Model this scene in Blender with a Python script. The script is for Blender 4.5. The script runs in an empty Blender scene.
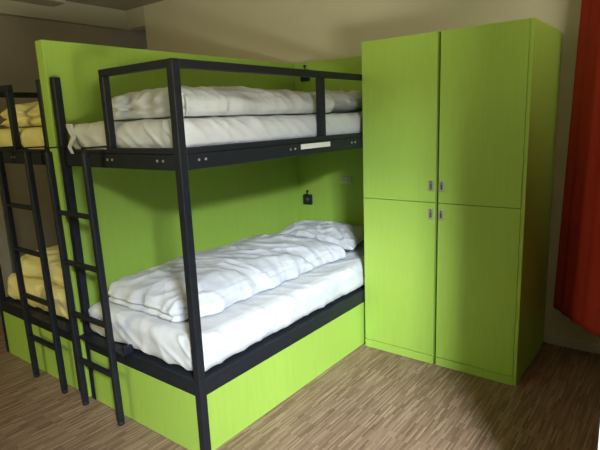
import bpy, bmesh, math, random
from mathutils import Vector, Matrix, noise
C = bpy.context.scene.collection
random.seed(4)

# ------------------------------------------------------------ materials
def new_mat(name):
    m = bpy.data.materials.new(name); m.use_nodes = True
    nt = m.node_tree
    return m, nt, nt.nodes['Principled BSDF']

def N(nt, t, **k):
    n = nt.nodes.new(t)
    for a, b in k.items(): setattr(n, a, b)
    return n

def coords(nt, scale=(1, 1, 1), rot=(0, 0, 0)):
    tc = N(nt, 'ShaderNodeTexCoord'); mp = N(nt, 'ShaderNodeMapping')
    mp.inputs['Scale'].default_value = scale; mp.inputs['Rotation'].default_value = rot
    nt.links.new(tc.outputs['Object'], mp.inputs[0]); return mp.outputs[0]

def ramp(nt, fac, stops):
    r = N(nt, 'ShaderNodeValToRGB')
    el = r.color_ramp.elements
    el[0].position, el[0].color = stops[0][0], (*stops[0][1], 1)
    el[1].position, el[1].color = stops[-1][0], (*stops[-1][1], 1)
    for p, c in stops[1:-1]:
        e = el.new(p); e.color = (*c, 1)
    nt.links.new(fac, r.inputs[0]); return r.outputs[0]

def noisy(name, c1, c2, scale, rough, bump=0.0, bscale=None, spec=0.5, detail=6, metallic=0, dist=0.01):
    m, nt, b = new_mat(name)
    v = coords(nt, scale)
    n = N(nt, 'ShaderNodeTexNoise'); n.inputs['Scale'].default_value = 1; n.inputs['Detail'].default_value = detail
    nt.links.new(v, n.inputs['Vector'])
    nt.links.new(ramp(nt, n.outputs['Fac'], [(0.3, c1), (0.7, c2)]), b.inputs['Base Color'])
    b.inputs['Roughness'].default_value = rough
    b.inputs['Specular IOR Level'].default_value = spec
    b.inputs['Metallic'].default_value = metallic
    if bump:
        v2 = coords(nt, bscale or scale)
        n2 = N(nt, 'ShaderNodeTexNoise'); n2.inputs['Scale'].default_value = 1; n2.inputs['Detail'].default_value = 4
        nt.links.new(v2, n2.inputs['Vector'])
        bp = N(nt, 'ShaderNodeBump'); bp.inputs['Strength'].default_value = bump; bp.inputs['Distance'].default_value = dist
        nt.links.new(n2.outputs['Fac'], bp.inputs['Height']); nt.links.new(bp.outputs[0], b.inputs['Normal'])
    return m

M = {}
M['green'] = noisy('green_laminate', (.305, .475, .074), (.325, .505, .080), (45, 45, 5), .5, .03, (260, 260, 30), .3, dist=.002)
M['black'] = noisy('anthracite_steel', (.010, .012, .017), (.014, .017, .023), (30, 30, 30), .5, .06, (300, 300, 300), .28, dist=.002)
M['rubber'] = noisy('black_rubber', (.008, .008, .009), (.014, .014, .015), (30, 30, 30), .8)
M['chrome'] = noisy('brushed_steel', (.55, .55, .56), (.7, .7, .7), (200, 200, 10), .32, metallic=.9)
M['grey_plastic'] = noisy('dark_slot', (.05, .05, .05), (.08, .08, .08), (50, 50, 50), .5)
M['wall'] = noisy('cream_plaster', (.57, .54, .42), (.60, .57, .445), (2.5, 2.5, 2.5), .9, .15, (90, 90, 90), .2, dist=.003)
M['wall_dim'] = noisy('dim_plaster', (.36, .32, .26), (.39, .35, .285), (2.5, 2.5, 2.5), .9, .15, (90, 90, 90), .2, dist=.003)  # wall plaster darkened in colour to stand for the unlit left side
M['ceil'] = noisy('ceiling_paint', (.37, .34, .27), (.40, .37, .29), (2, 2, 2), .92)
M['soffit'] = noisy('soffit_paint', (.44, .41, .32), (.47, .44, .345), (2, 2, 2), .92)
M['white_trim'] = noisy('white_trim_paint', (.55, .53, .46), (.6, .58, .5), (5, 5, 5), .55)
M['white_lacquer'] = noisy('white_lacquer', (.78, .78, .76), (.84, .84, .82), (5, 5, 5), .4)
M['label'] = noisy('white_label', (.66, .64, .60), (.74, .72, .68), (60, 60, 60), .5)
M['socket'] = noisy('socket_plastic', (.42, .50, .27), (.46, .54, .30), (60, 60, 60), .4)
M['socket_d'] = noisy('socket_recess', (.34, .42, .20), (.37, .45, .22), (60, 60, 60), .5)
M['wood'] = noisy('bed_slat_wood', (.35, .24, .13), (.45, .32, .18), (3, 60, 60), .6)

def cloth(name, c1, c2, bump=.6, dist=.012):
    m, nt, b = new_mat(name)
    v = coords(nt, (9, 5.5, 9))
    w = N(nt, 'ShaderNodeTexNoise'); w.inputs['Scale'].default_value = 1.3; w.inputs['Detail'].default_value = 2
    nt.links.new(v, w.inputs['Vector'])
    mx = N(nt, 'ShaderNodeVectorMath', operation='MULTIPLY_ADD')
    mx.inputs[1].default_value = (1.6, 1.6, 1.6)
    nt.links.new(w.outputs['Color'], mx.inputs[0]); nt.links.new(v, mx.inputs[2])
    n = N(nt, 'ShaderNodeTexNoise', noise_type='RIDGED_MULTIFRACTAL'); n.inputs['Scale'].default_value = 1.1
    n.inputs['Detail'].default_value = 3; n.inputs['Roughness'].default_value = .45
    nt.links.new(mx.outputs[0], n.inputs['Vector'])
    f = N(nt, 'ShaderNodeTexNoise'); f.inputs['Scale'].default_value = 260
    f.inputs['Detail'].default_value = 2
    nt.links.new(v, f.inputs['Vector'])
    bp = N(nt, 'ShaderNodeBump'); bp.inputs['Strength'].default_value = bump; bp.inputs['Distance'].default_value = dist
    nt.links.new(n.outputs['Fac'], bp.inputs['Height'])
    b2 = N(nt, 'ShaderNodeBump'); b2.inputs['Strength'].default_value = .06; b2.inputs['Distance'].default_value = .002
    nt.links.new(f.outputs['Fac'], b2.inputs['Height']); nt.links.new(bp.outputs[0], b2.inputs['Normal'])
    nt.links.new(b2.outputs[0], b.inputs['Normal'])
    nt.links.new(ramp(nt, w.outputs['Fac'], [(.3, c1), (.7, c2)]), b.inputs['Base Color'])
    b.inputs['Roughness'].default_value = .9; b.inputs['Specular IOR Level'].default_value = .15
    return m
M['linen'] = cloth('white_linen', (.54, .575, .63), (.60, .63, .67))
M['linen_smooth'] = cloth('white_sheet', (.57, .60, .63), (.62, .64, .67), .42, .008)
M['warm_lit_linen'] = cloth('warm_lit_linen', (.68, .61, .28), (.74, .67, .32))  # yellow of warm light and green bounce put into the cloth colour
M['curtain'] = noisy('red_curtain_cloth', (.46, .046, .034), (.52, .054, .040), (6, 6, 3), .85, .2, (600, 600, 600), .1, dist=.002)

def floor_mat():
    m, nt, b = new_mat('strip_parquet')
    v = coords(nt, (1, 1, 1), (0, 0, math.radians(90)))
    br = N(nt, 'ShaderNodeTexBrick')
    br.offset = .37; br.offset_frequency = 2; br.squash = 1
    br.inputs['Color1'].default_value = (0, 0, 0, 1); br.inputs['Color2'].default_value = (1, 1, 1, 1)
    br.inputs['Mortar'].default_value = (.12, .12, .12, 1)
    br.inputs['Scale'].default_value = 1; br.inputs['Mortar Size'].default_value = .0006
    br.inputs['Brick Width'].default_value = .13; br.inputs['Row Height'].default_value = .0095
    br.inputs['Bias'].default_value = 0
    nt.links.new(v, br.inputs['Vector'])
    col = ramp(nt, br.outputs['Color'], [(0, (.165, .100, .066)), (.35, (.225, .145, .098)), (.7, (.28, .190, .130)), (1, (.35, .25, .175))])
    v2 = coords(nt, (60, 4, 60))
    n = N(nt, 'ShaderNodeTexNoise'); n.inputs['Scale'].default_value = 1; n.inputs['Detail'].default_value = 5
    nt.links.new(v2, n.inputs['Vector'])
    mx = N(nt, 'ShaderNodeMix', data_type='RGBA', blend_type='MULTIPLY'); mx.inputs[0].default_value = .55
    nt.links.new(col, mx.inputs[6])
    nt.links.new(ramp(nt, n.outputs['Fac'], [(.3, (.62, .6, .58)), (.7, (1.15, 1.15, 1.15))]), mx.inputs[7])
    nt.links.new(mx.outputs[2], b.inputs['Base Color'])
    b.inputs['Roughness'].default_value = .48; b.inputs['Specular IOR Level'].default_value = .35
    bp = N(nt, 'ShaderNodeBump'); bp.inputs['Strength'].default_value = .15; bp.inputs['Distance'].default_value = .001
    nt.links.new(br.outputs['Color'], bp.inputs['Height']); nt.links.new(bp.outputs[0], b.inputs['Normal'])
    return m
M['floor'] = floor_mat()

# ------------------------------------------------------------ helpers
def link(name, bm, mat, parent=None, smooth=False):
    me = bpy.data.meshes.new(name); bm.normal_update(); bm.to_mesh(me); bm.free()
    o = bpy.data.objects.new(name, me); C.objects.link(o)
    me.materials.append(mat)
    if smooth:
        for p in me.polygons: p.use_smooth = True
    if parent: o.parent = parent
    return o

def tag(o, label, cat, group=None):
    o['label'] = label; o['category'] = cat
    if group: o['group'] = group
    return o

def empty(name, loc, label, cat, group=None):
    o = bpy.data.objects.new(name, None); o.empty_display_size = .1; C.objects.link(o); o.location = loc
    return tag(o, label, cat, group)

def box(bm, a, b, bev=0.0, seg=2):
    """axis-aligned box between corners a and b, edges rounded"""
    t = bmesh.new()
    bmesh.ops.create_cube(t, size=1)
    s = [abs(b[i] - a[i]) for i in range(3)]
    for v in t.verts:
        v.co = Vector(((a[i] + b[i]) / 2 + v.co[i] * s[i] for i in range(3)))
    if bev:
        bmesh.ops.bevel(t, geom=t.edges[:], offset=min(bev, min(s) * .45), segments=seg, profile=.5, affect='EDGES')
    me = bpy.data.meshes.new('tmp'); t.to_mesh(me); t.free(); bm.from_mesh(me); bpy.data.meshes.remove(me)

def bar(bm, p, q, w, d, side=(1, 0, 0), bev=.004):
    """rectangular tube from p to q, w along side, d across"""
    p, q = Vector(p), Vector(q); ax = (q - p); L = ax.length; ax.normalize()
    sx = Vector(side); sx = (sx - ax * sx.dot(ax)).normalized(); sy = ax.cross(sx)
    t = bmesh.new(); box(t, (-w / 2, -d / 2, 0), (w / 2, d / 2, L), bev)
    mt = Matrix((sx, sy, ax)).transposed().to_4x4(); mt.translation = p
    bmesh.ops.transform(t, matrix=mt, verts=t.verts)
    me = bpy.data.meshes.new('tmp'); t.to_mesh(me); t.free(); bm.from_mesh(me); bpy.data.meshes.remove(me)

def cyl(bm, c, r, h, axis, seg=16, bev=0):
    t = bmesh.new(); bmesh.ops.create_cone(t, cap_ends=True, segments=seg, radius1=r, radius2=r, depth=h)
    if bev: bmesh.ops.bevel(t, geom=[e for e in t.edges if len(e.link_faces) == 2 and e.calc_face_angle(0) > 1], offset=bev, segments=2, affect='EDGES')
    mt = Vector((0, 0, 1)).rotation_difference(Vector(axis)).to_matrix().to_4x4(); mt.translation = Vector(c)
    bmesh.ops.transform(t, matrix=mt, verts=t.verts)
    me = bpy.data.meshes.new('tmp'); t.to_mesh(me); t.free(); bm.from_mesh(me); bpy.data.meshes.remove(me)

def part(name, mat, parent, a, b, bev=.003):
    bm = bmesh.new(); box(bm, a, b, bev); return link(name, bm, mat, parent)

def soft(bm, a, b, r, n, fn=None):
    """rounded closed box (for mattresses, duvets, pillows), fn(p, normal, s, t, w) -> new position"""
    a, b = Vector(a), Vector(b); nx, ny, nz = n
    vs = {}
    def V(i, j, k):
        key = (i, j, k)
        if key in vs: return vs[key]
        def sp(q, m):   # denser samples towards the rims
            u = q / m * 2 - 1
            return .5 + .5 * math.sin(u * math.pi / 2) * .55 + .5 * u * .45
        f = Vector((sp(i, nx), sp(j, ny), sp(k, nz)))
        p = Vector((a[q] + (b[q] - a[q]) * f[q] for q in range(3)))
        c = Vector((min(max(p[q], a[q] + r[q]), b[q] - r[q]) for q in range(3)))
        d = Vector(((p[q] - c[q]) / r[q] for q in range(3)))
        if d.length > 1e-6:
            dn = d.normalized()
            # keep flat faces flat: scale by the largest component
            mxc = max(abs(x) for x in d)
            p = c + Vector((dn[q] * r[q] * min(1, mxc) for q in range(3)))
            nn = Vector((dn[q] / r[q] for q in range(3))).normalized()
        else: nn = Vector((0, 0, 1))
        if fn: p = fn(p, nn, (f.x * 2 - 1), (f.y * 2 - 1), (f.z * 2 - 1))
        vs[key] = bm.verts.new(p); return vs[key]
    for k0 in (0, nz):
        for i in range(nx):
            for j in range(ny):
                q = [V(i, j, k0), V(i + 1, j, k0), V(i + 1, j + 1, k0), V(i, j + 1, k0)]
                bm.faces.new(q if k0 else q[::-1])
    for i0 in (0, nx):
        for j in range(ny):
            for k in range(nz):
                q = [V(i0, j, k), V(i0, j + 1, k), V(i0, j + 1, k + 1), V(i0, j, k + 1)]
                bm.faces.new(q if i0 else q[::-1])
    for j0 in (0, ny):
        for i in range(nx):
            for k in range(nz):
                q = [V(i, j0, k), V(i, j0, k + 1), V(i + 1, j0, k + 1), V(i + 1, j0, k)]
                bm.faces.new(q if j0 else q[::-1])

def fbm(p, f, seed, o=3):
    return noise.fractal(Vector((p[0] * f, p[1] * f, p[2] * f)) + Vector((seed * 7.3, seed * 3.1, seed * 1.7)), .8, 2.0, o)
def ridge(p, fx, fy, ang, seed):
    """sharp, elongated fold lines; long direction at angle ang"""
    c, s = math.cos(ang), math.sin(ang)
    x, y = p[0] * c + p[1] * s, -p[0] * s + p[1] * c
    w = noise.noise(Vector((x * 2.5, y * 2.5, seed * 5.0)))
    n = noise.noise(Vector((x * fx + w * .9, y * fy + w * 1.3, p[2] * 3 + seed * 11.0)))
    return max(0, 1 - abs(n) * 3.2) ** 2

def struct(name, mat, a, b):
    bm = bmesh.new(); box(bm, a, b, 0); o = link(name, bm, mat); o['kind'] = 'structure'; return o

# ------------------------------------------------------------ the setting
CH = 2.81
struct('floor', M['floor'], (-4.2, -4.2, -.06), (2.5, 3.2, 0))
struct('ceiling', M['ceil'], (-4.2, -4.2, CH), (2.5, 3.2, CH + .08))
struct('wall_back', M['wall'], (-3.08, 2.2, 0), (2.5, 2.34, CH))
M['alcove'] = noisy('alcove_lit_plaster', (.62, .64, .62), (.66, .68, .66), (2.5, 2.5, 2.5), .9)  # light falling in the alcove painted in as a paler, bluish colour
struct('wall_alcove', M['alcove'], (-4.2, 2.95, 0), (-2.9, 3.1, CH))
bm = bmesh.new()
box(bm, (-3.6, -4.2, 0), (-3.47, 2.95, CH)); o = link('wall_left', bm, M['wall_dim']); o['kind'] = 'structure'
struct('trim_1', M['soffit'], (-3.47, -4.2, 2.615), (-3.40, 2.2, CH))          # boxed pipe run along the left wall
struct('trim_2', M['soffit'], (-3.47, 2.2, 2.615), (-3.08, 2.34, CH))           # header over the alcove
struct('trim_3', M['soffit'], (-3.40, -1.2, 2.735), (-3.16, 1.38, CH))
# right wall with its window opening (out of the frame, lets the daylight in)
bm = bmesh.new()
WX = 2.3
box(bm, (WX, -.55, 0), (WX + .2, 2.2, CH)); box(bm, (WX, -4.2, 0), (WX + .2, -1.85, CH))
box(bm, (WX, -1.85, 0), (WX + .2, -.55, .85)); box(bm, (WX, -1.85, 2.42), (WX + .2, -.55, CH))
o = link('wall_right', bm, M['wall']); o['kind'] = 'structure'
struct('baseboard_back', M['white_trim'], (1.01, 2.185, 0), (WX, 2.2, .055))
struct('baseboard_left', M['white_trim'], (-3.47, .72, 0), (-3.455, 2.95, .055))
# door in the left wall, seen between the bars of the left bunk
bm = bmesh.new(); box(bm, (-3.465, -.45, .0), (-3.44, .55, 2.05), .003)
d = link('door_1', bm, M['white_trim']); d['kind'] = 'structure'
bm = bmesh.new(); box(bm, (-3.465, .55, 0), (-3.42, .64, 2.1), .003); box(bm, (-3.465, -.54, 0), (-3.42, -.45, 2.1), .003); box(bm, (-3.465, -.54, 2.05), (-3.42, .64, 2.14), .003)
link('door_frame', bm, M['white_trim'], d)

# ------------------------------------------------------------ green boards
PX0, PX1 = -1.085, -1.012
o = part('partition_panel', M['green'], None, (PX0, -.002, 0), (PX1, 2.095, 2.02), .004)
tag(o, 'tall green partition panel standing between the two black bunk beds', 'partition')
o = part('headboard_panel', M['green'], None, (PX0, 2.097, 0), (1.0, 2.197, 2.02), .004)
tag(o, 'green wall panel at the head end of the bunk bed, behind the pillows', 'panel')

# ------------------------------------------------------------ bunk bed
def screws(parent, pts, axis):
    for p in pts:
        bm = bmesh.new(); cyl(bm, p, .0065, .006, axis, 12, .0015)
        cyl(bm, Vector(p) + Vector(axis) * .0025, .003, .003, axis, 6)
        link('screw', bm, M['chrome'], parent)

def bunk(x0, x1, label, open_side, near):
    """x0 < x1 are the outer sides, foot at y=0, head at y=2.1; the ladder gap is beside the partition"""
    L = 2.09; T = .04
    root = empty('bunk_bed', ((x0 + x1) / 2, L / 2, 0), label, 'bunk bed', 'bunk beds')
    off = Vector(root.location)
    made = []
    def mk(name, mat, boxes, bev=.004):
        bm = bmesh.new()
        for a, b in boxes: box(bm, Vector(a) - off, Vector(b) - off, bev)
        o = link(name, bm, M[mat], root); made.append(o); return o
    G = 1.829
    # four corner posts
    for (xa, ya) in ((x0, 0), (x1 - T, 0), (x1 - T if near else x0, L - T)):
        mk('bed_post', 'black', [((xa, ya, 0), (xa + T, ya + T, G - (.0 if ya == 0 else 0)))])
    # lower bed rails: an angle with an upright web and an inner ledge
    for (a, b) in (((x0 + T, 0.003, .318), (x1 - T, .037, .399)), ((x0 + T, L - .037, .318), (x1 - T, L - .003, .399)),
                   ((x0 + .003, T, .318), (x0 + .037, L - T, .399)), ((x1 - .037, T, .318), (x1 - .003, L - T, .399))):
        mk('lower_bed_rail', 'black', [(a, b)])
    # upper bed rails
    for (a, b) in (((x0 + T, 0.002, 1.372), (x1 - T, .038, 1.440)), ((x0 + T, L - .038, 1.372), (x1 - T, L - .002, 1.440)),
                   ((x0 + .002, T, 1.372), (x0 + .038, L - T, 1.440)), ((x1 - .038, T, 1.372), (x1 - .002, L - T, 1.440))):
        mk('upper_bed_rail', 'black', [(a, b)])
    # slatted decks
    for zt in (.396, 1.438):
        bx = []
        for k in range(14):
            y = .06 + k * (L - .18) / 13
            bx.append(((x0 + .04, y, zt - .03), (x1 - .04, y + .07, zt - .012)))
        mk('slatted_deck', 'wood', bx, .002)
        mk('mattress_tray', 'black', [((x0 + .04, .04, zt - .011), (x1 - .04, L - .04, zt))], .001)
    # guard rails
    s = 1 if open_side == 'left' else -1
    xo = x1 if s == 1 else x0            # closed side at the foot
    gw = .541 if near else .62
    xin = xo - s * gw
    lo, hi = sorted((xo - s * T, xin))
    tt = .036
    mk('foot_guard_rail', 'black', [((lo, .004, G - .032), (hi, .004 + tt, G)), ((lo if s == 1 else hi - .034, .004, 1.44), (lo + .034 if s == 1 else hi, .004 + tt, G - .0321)), ((lo, .002, 1.4405), (hi, .038, 1.467))])
    ov = sorted((x0 + T, x1 - T))
    # strip across the ladder gap
    a_, b_ = (x0 + T, xin) if s == 1 else (xin, x1 - T)
    mk('foot_edge_strip', 'black', [((a_, .006, 1.4405), (b_, .036, 1.458))])
    # long side guard
    def side(xa):
        mk('side_guard_rail', 'black', [((xa + .002, T, G - .036), (xa + .038, L - T, G)), ((xa + .002, T, 1.4405), (xa + .038, L - T, 1.467)), ((xa + .002, 1.04, 1.467), (xa + .038, 1.084, G - .0361))])
    side(xo - T if s == 1 else xo)
    # green base boards
    mk('base_board', 'green', [((x0 + T, .004, 0.001), (x1 - T, .03, .317))], .002)
    xb = x1 - .02 if s == 1 else x0 + .02
    mk('base_board', 'green', [((xb - .024 if s == 1 else xb, T, .001), (xb if s == 1 else xb + .024, L - T, .317))], .002)
    # screw heads
    pts = []
    if near:
        for y in (.105, .145, .745, .785, 1.36, 1.40): pts.append(Vector((x1 - .001, y, 1.412)) - off)
        screws(root, pts, (1, 0, 0))
        screws(root, [Vector((x, .001, 1.412)) - off for x in (x1 - .115, x1 - .155, x1 - .50, x1 - .54)], (0, -1, 0))
        lb = mk('label_plate', 'label', [((x1 - .002, .835, 1.405), (x1 + .003, 1.115, 1.433))], .001)
        lb['label'] = 'white sticker strip'
    else:
        screws(root, [Vector((x, .001, 1.412)) - off for x in (x0 + .60, x0 + .56)], (0, -1, 0))
    return root

bunk(-.988, 0.0, 'black steel bunk bed on a green base between partition and lockers', 'left', True)
bunk(-2.12, -1.10, 'black steel bunk bed cut by the left edge, on the far side of the partition', 'right', False)

# ------------------------------------------------------------ ladders
def ladder(xl, xr, label, bridge):
    yb, yt = -.058, -.075
    root = empty('bed_ladder', ((xl + xr) / 2, yb, 0), label, 'ladder', 'bunk bed ladders')
    off = Vector(root.location)
    top = 1.455
    for x in (xl, xr):
        bm = bmesh.new(); bar(bm, Vector((x, yb, .018)) - off, Vector((x, yt, top)) - off, .03, .036, bev=.009)
        link('ladder_rail', bm, M['black'], root)
        bm = bmesh.new(); cyl(bm, Vector((x, yb, .0105)) - off, .0185, .021, (0, 0, 1), 20, .004)
        link('foot_cap', bm, M['rubber'], root, True)
        # hook over the upper bed rail
        bm = bmesh.new()
        box(bm, Vector((x - .013, yt - .01, 1.4685)) - off, Vector((x + .013, .055, 1.476)) - off, .001)
        box(bm, Vector((x - .013, yt - .01, 1.43)) - off, Vector((x + .013, yt + .0, 1.476)) - off, .001)
        link('ladder_hook', bm, M['black'], root)
    for z in (1.135, .862, .565, .285):
        y = yb + (yt - yb) * z / top
        bm = bmesh.new(); bar(bm, Vector((xl + .014, y, z)) - off, Vector((xr - .014, y, z)) - off, .022, .03, side=(0, 0, 1), bev=.005)
        link('rung', bm, M['black'], root)
    # stand-off bridge at the lower bed frame
    bm = bmesh.new()
    z = .405
    box(bm, Vector((xl - .01, -.045, z - .002)) - off, Vector((bridge, .020, z + .012)) - off, .002)
    box(bm, Vector((bridge - .022, -.03, z + .01)) - off, Vector((bridge, .020, z + .042)) - off, .003)
    link('frame_bracket', bm, M['black'], root)
    return root
ladder(-.955, -.603, 'black ladder nearer the lockers, hooked on the bunk bed right of the partition', -.535)
ladder(-1.545, -1.19, 'black ladder at the left edge, hooked on the bunk bed left of the partition', -1.10)

# ------------------------------------------------------------ bedding
def mattress(name_label, a, b, seed, mat='linen_smooth', group='white-sheeted mattresses'):
    c = Vector(((a[0] + b[0]) / 2, (a[1] + b[1]) / 2, a[2]))
    bm = bmesh.new()
    def fn(p, n, s, t, w):
        q = p
        d = .004 * fbm(q, 6, seed)
        side = max(abs(n.x), abs(n.y))
        if w > -.9:
            d += .006 * ridge(q, 1.6, 6, math.radians(20), seed) * (1 - .4 * side)
            if side > .5:
                u = q.x if abs(n.y) > abs(n.x) else q.y
                d += .009 * max(0, 1 - abs(noise.noise(Vector((u * 7 + q.z * 9, q.z * 2.5, seed)))) * 3.0) ** 2
                d += .006 * noise.noise(Vector((u * 4, q.z * 5, seed + 3.3)))
        return q + n * d * (1 if w > -.95 else .2)
    soft(bm, a, b, (.06, .06, .06), (80, 150, 22), fn)
    for v in bm.verts:
        v.co.z = max(v.co.z, a[2]); v.co -= c
    o = link('mattress', bm, M[mat], None, True); o.location = c
    return tag(o, name_label, 'mattress', group)

def duvet(label, layers, seed, mat='linen', amp=1.0, z0=None, cr=.12, cut=None, crease=0.0):
    bm = bmesh.new(); a0 = layers[0][0]; b0 = layers[0][1]
    c = Vector(((a0[0] + b0[0]) / 2, (a0[1] + b0[1]) / 2, a0[2]))
    for li, (a, b, dome) in enumerate(layers):
        def fn(p, n, s, t, w):
            q = Vector(p)
            up = max(0, w)
            sd = seed + li * 5
            # overall puffiness
            e = max(0, 1 - abs(s) ** 2.4) * max(0, 1 - abs(t) ** 6)
            q.z += dome * e * (w + 1) / 2
            # wavy outline
            side = max(abs(n.x), abs(n.y))
            q.x += .022 * noise.noise(Vector((t * 4, sd, 0))) * abs(s) ** 3
            q.y += .030 * noise.noise(Vector((s * 3, sd, 4))) * abs(t) ** 3
            # rounded corners in plan
            cx, cy = abs(s), abs(t)
            if cx > .72 and cy > .9:
                k = ((cx - .72) / .28) ** 2 * ((cy - .9) / .1)
                q.y -= math.copysign(cr * k, t); q.x -= math.copysign(cr * .25 * k, s)
            d = .012 * fbm(p, 2.6, sd) + .003 * fbm(p, 8, sd + 1)
            d += .013 * ridge(p, 1.2, 4.2, math.radians(60), sd) + .008 * ridge(p, 1.6, 6.5, math.radians(25), sd + 2)
            d += .005 * ridge(p, 2.0, 9, math.radians(-20), sd + 4)
            if side > .3: d += .012 * noise.noise(Vector((p.x * 11, p.y * 11, p.z * 22 + sd)))
            if crease and side > .25:
                foot = max(0, -t) ** 6 + .25 * max(0, min(1, (.3 - abs(p.y - .4)) * 3))
                wc = w + .25 * noise.noise(Vector((p.x * 4, p.y * 3, sd)))
                d -= crease * min(1, foot) * math.exp(-(wc / .22) ** 2)
            return q + n * d * amp * (1 if w > -.5 else .35)
        r = (b[2] - a[2]) * .49
        soft(bm, a, b, (r * 1.6, r * 1.3, r), (80, 150, 14), fn)
    zf = a0[2] if z0 is None else z0
    for v in bm.verts:
        v.co.z = max(v.co.z, zf)
        if cut and v.co.x < cut[0]: v.co.x = cut[0] + .001 * noise.noise(v.co * 9)
        if cut and v.co.x > cut[1]: v.co.x = cut[1] + .001 * noise.noise(v.co * 9)
        if v.co.y > 2.08: v.co.y = 2.08
        v.co -= c
    o = link('duvet', bm, M[mat], None, True); o.location = c
    return tag(o, label, 'duvet', 'duvets on the bunks')

def pillow(label, c, sx, sy, h, rz, tilt, seed, mat='linen'):
    bm = bmesh.new()
    def fn(p, n, s, t, w):
        e = max(0, 1 - abs(s) ** 3.0) ** .6 * max(0, 1 - abs(t) ** 3.0) ** .6
        q = Vector((p.x, p.y, 0))
        pin = 1 + .05 * (abs(s * t)) ** 2
        q.x *= pin - .05 * (1 - abs(s)) * 0; q.y *= pin
        q.x *= 1 - .06 * (1 - t * t) * abs(s); q.y *= 1 - .09 * (1 - s * s) * abs(t)
        q.z = h / 2 * (e * .93 + .05) * w
        d = .010 * fbm(p, 7, seed) + .016 * ridge(p, 2.2, 9, math.radians(30), seed) + .010 * ridge(p, 2, 11, math.radians(-50), seed + 3)
        q.z += d * (.4 + e) * (1 if w > 0 else 0)
        return q
    soft(bm, (-sx / 2, -sy / 2, -h / 2), (sx / 2, sy / 2, h / 2), (.03, .03, h * .49), (60, 50, 6), fn)
    o = link('pillow', bm, M[mat], None, True)
    o.location = c; o.rotation_euler = (tilt, 0, rz)
    return tag(o, label, 'pillow', 'pillows at the head ends')

LT, UT = .585, 1.590
mattress('white-sheeted mattress on the lower bunk right of the partition', (-.982, .024, .4005), (-.032, 2.05, LT), 1)
m2 = mattress('white-sheeted mattress on the upper bunk right of the partition', (-.984, .045, 1.4420), (-.045, 2.04, UT), 2)
mattress('warm-lit white-sheeted mattress on the lower bunk at the left edge', (-2.07, .045, .3975), (-1.145, 2.04, LT - .01), 3, 'warm_lit_linen')
mattress('warm-lit white-sheeted mattress on the upper bunk at the left edge', (-2.07, .045, 1.4395), (-1.145, 2.04, UT - .01), 4, 'warm_lit_linen')

# sheet corner that hangs over the bed frame beside the ladder
bm = bmesh.new()
off = Vector(m2.location)
rows = 14
grid = []
for k in range(rows + 1):
    f = k / rows
    z = 1.590 - f * .150
    xa = -.965 + .115 * f ** 1.2; wd = .050 * (1 - f) + .022
    row = []
    for j in range(9):
        g = j / 8
        y = .042 - .006 * math.sin(g * math.pi) - .046 * max(0, min(1, (f - .45) * 3)) - .004 * math.sin(g * math.pi * 3)
        row.append(bm.verts.new(Vector((xa + wd * g, y, z)) - off))
    grid.append(row)
for k in range(rows):
    for j in range(8): bm.faces.new((grid[k][j], grid[k + 1][j], grid[k + 1][j + 1], grid[k][j + 1]))
so = link('sheet_corner', bm, M['linen_smooth'], m2, True)
md = so.modifiers.new('thick', 'SOLIDIFY'); md.thickness = .006

duvet('white rumpled duvet spread over the lower bunk right of the partition',
      [((-.935, .095, LT - .005), (-.20, 1.60, LT + .085), .075)], 11, crease=.03, cut=(-1.0, -.06), z0=LT + .010)
duvet('white folded duvet on the upper bunk right of the partition, behind the guard rail',
      [((-.72, .085, UT - .003), (-.085, 1.36, UT + .115), .030)], 21, amp=.85, z0=UT + .009, cut=(-1.0, -.046), cr=.05, crease=.045)
duvet('warm-lit rumpled duvet on the upper bunk at the left edge',
      [((-1.93, .09, UT - .013), (-1.18, 1.5, UT + .11), .03)], 31, 'warm_lit_linen', 1.2, cr=.05, crease=.04, z0=UT - .001, cut=(-2.075, -1.145))
duvet('warm-lit rumpled duvet on the lower bunk at the left edge',
      [((-2.06, .10, LT - .013), (-1.18, 1.5, LT + .10), .06)], 41, 'warm_lit_linen', 1.3, z0=LT - .001, cut=(-2.075, -1.145))
pillow('white pillow at the head of the lower bunk beside the locker', (-.57, 1.82, LT + .080), .76, .44, .125, .05, .12, 5)
pillow('white pillow at the head of the upper bunk beside the locker', (-.44, 1.72, UT + .075), .72, .56, .14, 0, 0, 6)

# ------------------------------------------------------------ reading lamps and socket
def lamp(z, x, label):
    root = empty('reading_lamp', (x, 2.097, z), label, 'lamp', 'reading lamps on the head panel')
    bm = bmesh.new(); box(bm, (-.044, -.022, -.044), (.044, 0, .044), .006); link('lamp_body', bm, M['rubber'], root)
    bm = bmesh.new(); cyl(bm, (0, -.012, .056), .004, .030, (0, 0, 1), 10); link('lamp_stem', bm, M['rubber'], root)
    bm = bmesh.new(); cyl(bm, (0, -.012, .072), .011, .016, (0, 0, 1), 16, .003); link('lamp_knob', bm, M['rubber'], root, True)
    bm = bmesh.new(); cyl(bm, (0, -.0235, 0), .018, .004, (0, 1, 0), 20); link('lamp_lens', bm, M['grey_plastic'], root, True)
lamp(1.918, -.888, 'small black square reading lamp above the upper bunk')
lamp(.888, -.905, 'small black square reading lamp above the lower bunk pillow')
root = empty('wall_socket', (-.516, 2.097, 1.07), 'pale double socket plate on the green panel above the lower bunk', 'socket')
bm = bmesh.new(); box(bm, (-.055, -.009, -.028), (.055, 0, .028), .004); link('cover_plate', bm, M['socket'], root)
for x in (-.026, .026):
    bm = bmesh.new(); cyl(bm, (x, -.0095, 0), .019, .003, (0, 1, 0), 24); link('socket_insert', bm, M['socket_d'], root)

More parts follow.
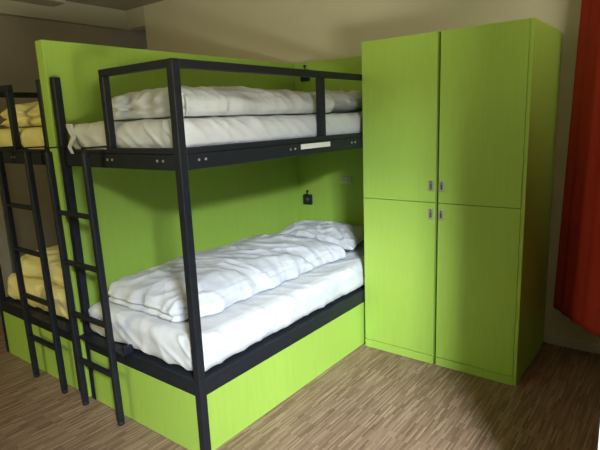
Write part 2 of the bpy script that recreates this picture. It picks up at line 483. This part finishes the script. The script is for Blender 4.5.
# ------------------------------------------------------------ lockers
def locker(x0, x1, label, latch_side):
    Y, B, H = 1.482, 2.09, 2.02
    root = empty('locker', ((x0 + x1) / 2, Y, 0), label, 'locker', 'green lockers')
    off = Vector(root.location)
    def mk(name, mat, boxes, bev=.002, par=None):
        bm = bmesh.new()
        for a, b in boxes: box(bm, Vector(a) - off, Vector(b) - off, bev)
        return link(name, bm, M[mat], par or root)
    t = .02; fy = Y + .020
    right = latch_side == 'left'
    sideY = fy
    mk('side_panel', 'green', [((x0, fy, 0), (x0 + t, B, H))])
    mk('side_panel', 'green', [((x1 - t, Y if right else fy, 0), (x1, B, H))])
    mk('back_panel', 'green', [((x0 + t, B - .012, 0.06), (x1 - t, B - .0005, H - t))])
    mk('top_panel', 'green', [((x0 + t, fy, H - t), (x1 - t, B, H))])
    mk('shelf', 'green', [((x0 + t, fy, 1.036), (x1 - t, B - .012, 1.056))])
    mk('shelf', 'green', [((x0 + t, fy, .055), (x1 - t, B - .012, .075))])
    xr = x1 - t - .002 if right else x1
    mk('plinth', 'green', [((x0, Y - .003, 0), (xr + .002 if right else x1, Y + .019, .052))])
    for (za, zb, zl) in ((.056, 1.0435, .975), (1.0475, H, 1.148)):
        dr = mk('door', 'green', [((x0, Y, za), (xr, Y + .018, zb))], .0015)
        xl = x0 + .020 if right else x1 - .026
        bm = bmesh.new(); box(bm, Vector((xl - .014, Y - .005, zl - .032)) - off, Vector((xl + .014, Y, zl + .032)) - off, .003)
        la = link('latch', bm, M['chrome'], dr)
        bm = bmesh.new()
        box(bm, Vector((xl - .006, Y - .0075, zl - .020)) - off, Vector((xl + .006, Y - .0045, zl + .012)) - off, .001)
        cyl(bm, Vector((xl, Y - .006, zl + .021)) - off, .005, .004, (0, 1, 0), 12)
        k = link('lock_slot', bm, M['grey_plastic'], dr)
    return root
locker(.006, .500, 'tall green two-door locker beside the bunk bed', 'right')
locker(.519, 1.008, 'tall green two-door locker beside the red curtain', 'left')

# ------------------------------------------------------------ curtain
def curtain():
    path = [(1.065, 2.10), (1.22, 1.89), (1.345, 1.75), (1.56, 1.66), (1.80, 1.62)]
    # resample
    pts = []
    for i in range(len(path) - 1):
        a, b = Vector(path[i]), Vector(path[i + 1]); n = max(2, int((b - a).length / .012))
        for k in range(n): pts.append(a.lerp(b, k / n))
    bm = bmesh.new(); rows = []
    nz = 60
    arc = 0; arcs = [0]
    for i in range(1, len(pts)): arc += (pts[i] - pts[i - 1]).length; arcs.append(arc)
    for k in range(nz + 1):
        f = k / nz; z = .30 + f * (CH - .33); row = []
        for i, p in enumerate(pts):
            d = (pts[min(i + 1, len(pts) - 1)] - pts[max(i - 1, 0)]).normalized(); nn = Vector((d.y, -d.x))
            s = arcs[i]
            amp = .005 + .022 * min(1, max(0, s - .42) / .2)
            ph = s / .115 * 2 * math.pi + .5 * math.sin(s * 9 + f * 2)
            off = amp * math.sin(ph) * (1 - .25 * f)
            lean = .058 * f * max(0, 1 - s / .8)
            zz = z
            row.append(bm.verts.new((min(p.x + nn.x * off + lean, 2.27), min(p.y + nn.y * off, 2.16), zz)))
        rows.append(row)
    for k in range(nz):
        for i in range(len(pts) - 1):
            bm.faces.new((rows[k][i], rows[k][i + 1], rows[k + 1][i + 1], rows[k + 1][i]))
    o = link('curtain', bm, M['curtain'], None, True)
    md = o.modifiers.new('thick', 'SOLIDIFY'); md.thickness = .003
    tag(o, 'long red curtain hanging at the right edge beside the locker', 'curtain')
curtain()

struct('trim_4', M['white_lacquer'], (1.553, .225, 0), (WX, .42, CH))      # white pier between window and curtain, just inside the right edge

# ------------------------------------------------------------ light
def area(name, loc, target, sx, sy, power, col, spread=180):
    l = bpy.data.lights.new(name, 'AREA'); l.shape = 'RECTANGLE'; l.size = sx; l.size_y = sy
    l.energy = power; l.color = col; l.spread = math.radians(spread)
    o = bpy.data.objects.new(name, l); C.objects.link(o); o.location = loc
    o.rotation_euler = (Vector(target) - Vector(loc)).to_track_quat('-Z', 'Y').to_euler(); return o
area('window_daylight', (4.2, -2.8, 3.30), (-.3, .8, .5), 1.0, .8, 960, (.86, .93, 1.0))
area('window_skylight', (4.6, -2.8, 2.2), (0, .8, 1.0), 2.6, 2.0, 50, (1.0, .96, .88))
area('ground_bounce_fill', (4.9, -2.7, -.12), (0, 1.2, 2.6), 3.0, 1.3, 960, (1.0, .96, .72))  # added lamp outside, sends warm fill up onto upper walls and bedding
area('warm_front_fill', (-1.6, -3.4, 2.3), (-1.5, .3, .9), 1.5, 1.5, 18, (1.0, .88, .36), 95)  # unseen warm fill added in front of the left bunk
area('corner_fill', (2.12, .9, 2.3), (1.25, 2.2, 2.45), .3, .3, 6, (1.0, .96, .74), 110)  # unseen fill added to brighten the locker side and wall beside it
area('alcove_fill', (-3.3, 2.55, 2.5), (-3.3, 2.9, 2.0), .2, .2, 1.6, (.85, .93, 1.0))  # small unseen light added to lift the alcove wall
w = bpy.data.worlds.new('world'); bpy.context.scene.world = w; w.use_nodes = True
w.node_tree.nodes['Background'].inputs[0].default_value = (1.0, .93, .82, 1)
w.node_tree.nodes['Background'].inputs[1].default_value = .045

# ------------------------------------------------------------ camera
cam = bpy.data.cameras.new('camera'); co = bpy.data.objects.new('camera', cam); C.objects.link(co)
yaw, pit, rol = math.radians(37.8774), math.radians(-11.7404), math.radians(-2.2728)
fw = Vector((-math.sin(yaw) * math.cos(pit), math.cos(yaw) * math.cos(pit), math.sin(pit)))
r = fw.cross(Vector((0, 0, 1))).normalized(); u = r.cross(fw)
r2 = r * math.cos(rol) + u * math.sin(rol); u2 = -r * math.sin(rol) + u * math.cos(rol)
mt = Matrix((r2, u2, -fw)).transposed().to_4x4(); mt.translation = (1.6974, -1.3841, 1.5658)
co.matrix_world = mt
cam.sensor_width = 36; cam.lens = 507.38 / 600 * 36; cam.clip_start = .02
bpy.context.scene.camera = co
sc = bpy.context.scene
sc.view_settings.view_transform = 'Standard'; sc.view_settings.look = 'None'
sc.view_settings.exposure = 0
sc.cycles.max_bounces = 10; sc.cycles.diffuse_bounces = 6
